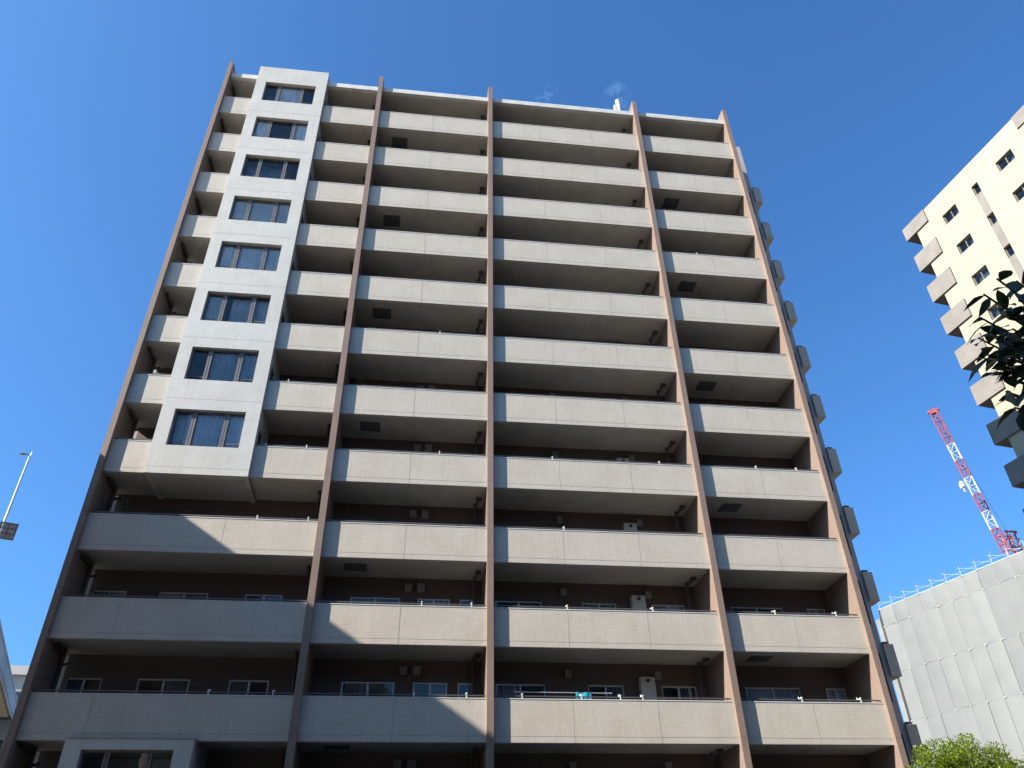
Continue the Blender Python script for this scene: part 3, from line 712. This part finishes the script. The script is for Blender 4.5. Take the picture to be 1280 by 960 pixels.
mb = MB(); mb.obox(tipc-side*.5-dep*.4, side*1.0, dep*.8, bd*.5); mb.tube([tipc-side*.7+bd*.3, tipc+side*.7+bd*.3], .2, 10); mb.build('boom_tip', rdm, cr)
# mast and machinery deck
mt0 = polar(41.75, 108, 0); mb = MB(); zc = 108*.318+EYE
for a, b_ in ((-.9, -.9), (.9, -.9), (.9, .9), (-.9, .9)): mb.tube([mt0+Vector((a, b_, 0)), mt0+Vector((a, b_, zc))], .14, 6)
for i in range(int(zc/2)):
    for f_ in range(4):
        cs = ((-.9, -.9), (.9, -.9), (.9, .9), (-.9, .9)); a = cs[f_]; b_ = cs[(f_+1) % 4]
        mb.tube([mt0+Vector((*a, i*2)), mt0+Vector((*b_, i*2+2))], .07, 5)
mb.build('mast', orm, cr)
mb = MB(); base_z = zc-.3
for dx in (-.7, .7):
    for dy in (-.6, .6): mb.tube([mt0+Vector((dx, dy, base_z)), mt0+Vector((dx*.75+.1, dy*.6, base_z+4.3))], .12, 6)
for i in range(5):
    z = base_z+.2+i*1.0
    for dy in (-.6, .6): mb.tube([mt0+Vector((-.75, dy, z)), mt0+Vector((.78, dy, z+(.9 if i % 2 else 0))) ], .08, 6)
    mb.obox(mt0+Vector((-.8, -.7, z)), (1.6, 0, 0), (0, .1, 0), (0, 0, .14))
mb.obox(mt0+Vector((-.9, -.6, base_z)), (3.4, 0, 0), (0, 1.2, 0), (0, 0, 1.1)); mb.build('machine_frame', orm, cr)
mb = MB()
for q in range(4):
    x = 1.0+q*.9
    mb.tube([mt0+Vector((x, 0, base_z)), mt0+Vector((x, 0, base_z+2.6-q*.3))], .05, 6, 0); mb.tube([mt0+Vector((x-.9, 0, base_z+3.3-q*.4)), mt0+Vector((x+.3, 0, base_z+2.5-q*.4))], .05, 6, 0); mb.tube([mt0+Vector((x-.5, 0, base_z+1.3)), mt0+Vector((x+.5, 0, base_z+1.3))], .05, 6)
mb.build('walkway_rail', plain('crane_blue_grey', (.2, .3, .42), .5), cr)
hz_ = 102*.4215+EYE; hp = Vector((tipc.x, tipc.y, hz_))
mb = MB()
for dx in (-.08, .08): mb.tube([Vector((tipc.x+dx, tipc.y, tipc.z)), Vector((hp.x+dx, hp.y, hp.z+.5))], .012, 5)
mb.build('hoist_cable', M['pipe'], cr)
mb = MB(); mb.tube([hp+Vector((-.14, 0, .45)), hp+Vector((.14, 0, .45))], .3, 16); mb.obox(hp+Vector((-.17, -.3, -.1)), (.34, 0, 0), (0, .6, 0), (0, 0, .6))
mb.tube([hp+Vector((0, 0, -.1)), hp+Vector((0, 0, -.35)), hp+Vector((.12, 0, -.6)), hp+Vector((.02, 0, -.78)), hp+Vector((-.16, 0, -.66))], .07, 8); mb.build('hook_block', plain('hook_block_cream', (.4, .38, .32), .5), cr)
mb = MB(); tp = mt0+Vector((.1, 0, base_z+4.3)); mb.tube([tp, tipc-dep*.2], .018, 5); mb.build('boom_stay', M['pipe'], cr)

# ------------------------------------------------------------------ trees
def leaf(mb, p, d, ln, wd, nrm_, curl=.0, seg=4):
    """one leaf blade with midrib fold"""
    d = d.normalized(); s = d.cross(nrm_).normalized(); up_ = s.cross(d).normalized(); n = len(mb.v)
    prof = [(0, .04), (.2, .62), (.45, 1), (.75, .66), (1, .03)]
    for t_, w_ in prof:
        c = p+d*(ln*t_)-up_*(curl*ln*t_*t_)
        mb.v += [c-s*(wd*.5*w_)+up_*(wd*.14*w_), c, c+s*(wd*.5*w_)+up_*(wd*.14*w_)]
    for i in range(len(prof)-1):
        a = n+i*3
        mb.f += [[a, a+1, a+4, a+3], [a+1, a+2, a+5, a+4]]; mb.m += [0, 0]
barkm = plain('bark', (.10, .075, .055), .9, var=.4, scale=6)
# dark evergreen close to the viewer: trunk stands right of the frame, drooping leafy twigs reach in
nt_base = Vector((4.3, -22.9, 0)); rg = random.Random(21)
nt_ = empty('evergreen_tree', nt_base, 'dark broad leaved evergreen branch in front of the cream tower at right edge', 'tree')
tr = MB(); fo = MB()
tr.tube([nt_base, nt_base+Vector((.05, .02, 1.6)), nt_base+Vector((-.05, -.05, 2.8)), nt_base+Vector((0, 0, 4.2))], .12, 10, r1=.04)
def polar3(az, r, tan): return Vector((r*math.sin(R(az)), -DIST+r*math.cos(R(az)), EYE+r*tan))
def twig(a, b, n_leaf, droop=.5, ln=(.09, .145)):
    mid = a.lerp(b, .5)+Vector((0, 0, .06)); tr.tube([a, mid, b], .011, 6, r1=.004)
    for i in range(n_leaf):
        t_ = 1-.55*(i+rg.random()*.6)/n_leaf; p = a.lerp(mid, t_*2) if t_ < .5 else mid.lerp(b, min(1, t_*2-1))
        ax = (b-a).normalized(); sd = Vector((rg.gauss(0, 1), rg.gauss(0, 1), rg.gauss(0, .5))).normalized()
        d = (ax*.8+sd*.6+Vector((0, 0, -droop))).normalized()
        leaf(fo, p, d, rg.uniform(*ln), rg.uniform(.034, .05), Vector((rg.gauss(0, .5), rg.gauss(0, .5), 1)).normalized(), rg.uniform(0, .35))
limb = nt_base+Vector((-.05, -.05, 2.9))
ends = [(46.3, .66), (47.6, .675), (48.6, .66), (45.6, .625), (46.9, .63), (48.1, .62), (44.9, .60), (45.9, .59), (47.1, .595), (44.75, .575), (45.7, .565), (46.7, .56), (47.8, .575),
        (44.9, .545), (45.8, .54), (46.8, .53), (45.1, .515), (46.1, .51), (47.2, .50), (45.0, .49), (45.7, .48), (46.6, .475), (48.9, .60), (48.6, .545), (48.9, .52), (49.2, .63), (46.2, .605), (47.4, .55)]
for az, tn in ends:
    r = rg.uniform(3.0, 3.5); e_ = polar3(az+rg.uniform(-.1, .2), r, tn+.012); st = limb.lerp(e_, .45)+Vector((0, 0, .12)); tr.tube([limb+Vector((0, 0, rg.uniform(-.4, .5))), st], .014, 6, r1=.008); twig(st, e_, 19)
for i in range(110):
    a = rg.uniform(0, 6.28); e_ = nt_base+Vector((rg.uniform(.3, 1.1)*math.cos(a), rg.uniform(.3, 1.2)*math.sin(a), rg.uniform(2.1, 4.6)))
    dx = Vector((e_.x, e_.y+DIST, 0)); azd = math.degrees(math.atan2(dx.x, dx.y))
    if azd < 50.5: continue
    twig(limb.lerp(e_, .4), e_, 9)
tr.build('trunk', barkm, nt_); fo.build('crown', foliage('evergreen_leaf', (.018, .035, .016), (.03, .055, .022), .15), nt_, True)

# bright bushy tree tops at the lower right
def round_tree(name, base, top, rad, zc_, hgt, n, seed, label, lm_):
    rg = random.Random(seed); t0 = empty(name, base, label, 'tree', None)
    tr = MB(); tr.tube([base, base+Vector((.05, 0, zc_*.55)), base+Vector((0, .05, zc_))], .12, 10, r1=.05)
    fo = MB(); cc = base+Vector((0, 0, zc_))
    clumps = []
    for i in range(n):
        v = Vector((rg.gauss(0, 1), rg.gauss(0, 1), rg.gauss(0, 1))).normalized()*(rg.random()**.35)
        clumps.append((cc+Vector((v.x*rad, v.y*rad, v.z*hgt)), rg.uniform(.2, .42)*rad/1.6))
    for c_, r_ in clumps:
        if rg.random() < .25: tr.tube([base+Vector((0, 0, zc_*.6)), base.lerp(c_, .6)+Vector((0, 0, zc_*.35)), c_], .025, 5, r1=.008)
        for l in range(360):
            v = Vector((rg.gauss(0, 1), rg.gauss(0, 1), rg.gauss(0, 1))).normalized(); p = c_+v*r_*rg.uniform(.55, 1.0)
            d = (v*.8+Vector((rg.gauss(0, .5), rg.gauss(0, .5), rg.gauss(.15, .4)))).normalized(); w = d.cross(Vector((rg.gauss(0, .5), rg.gauss(0, .5), 1))).normalized()
            s_ = rg.uniform(.05, .09); fo.face([p, p+d*s_*.5+w*s_*.24, p+d*s_, p+d*s_*.5-w*s_*.24])
    tr.build('trunk', barkm, t0); fo.build('crown', lm_, t0)
lmat = foliage('bright_leaf', (.085, .135, .01), (.155, .205, .016), .38)
round_tree('bushy_tree', polar(34.6, 26), 5.45, 1.5, 3.95, 1.5, 230, 31, 'bright green bushy tree at foot of the apartment block right corner', lmat)
round_tree('bushy_tree', polar(37.9, 27.5), 5.2, 1.0, 4.0, 1.0, 80, 32, 'small bright green treetop cut by the bottom right corner', lmat)
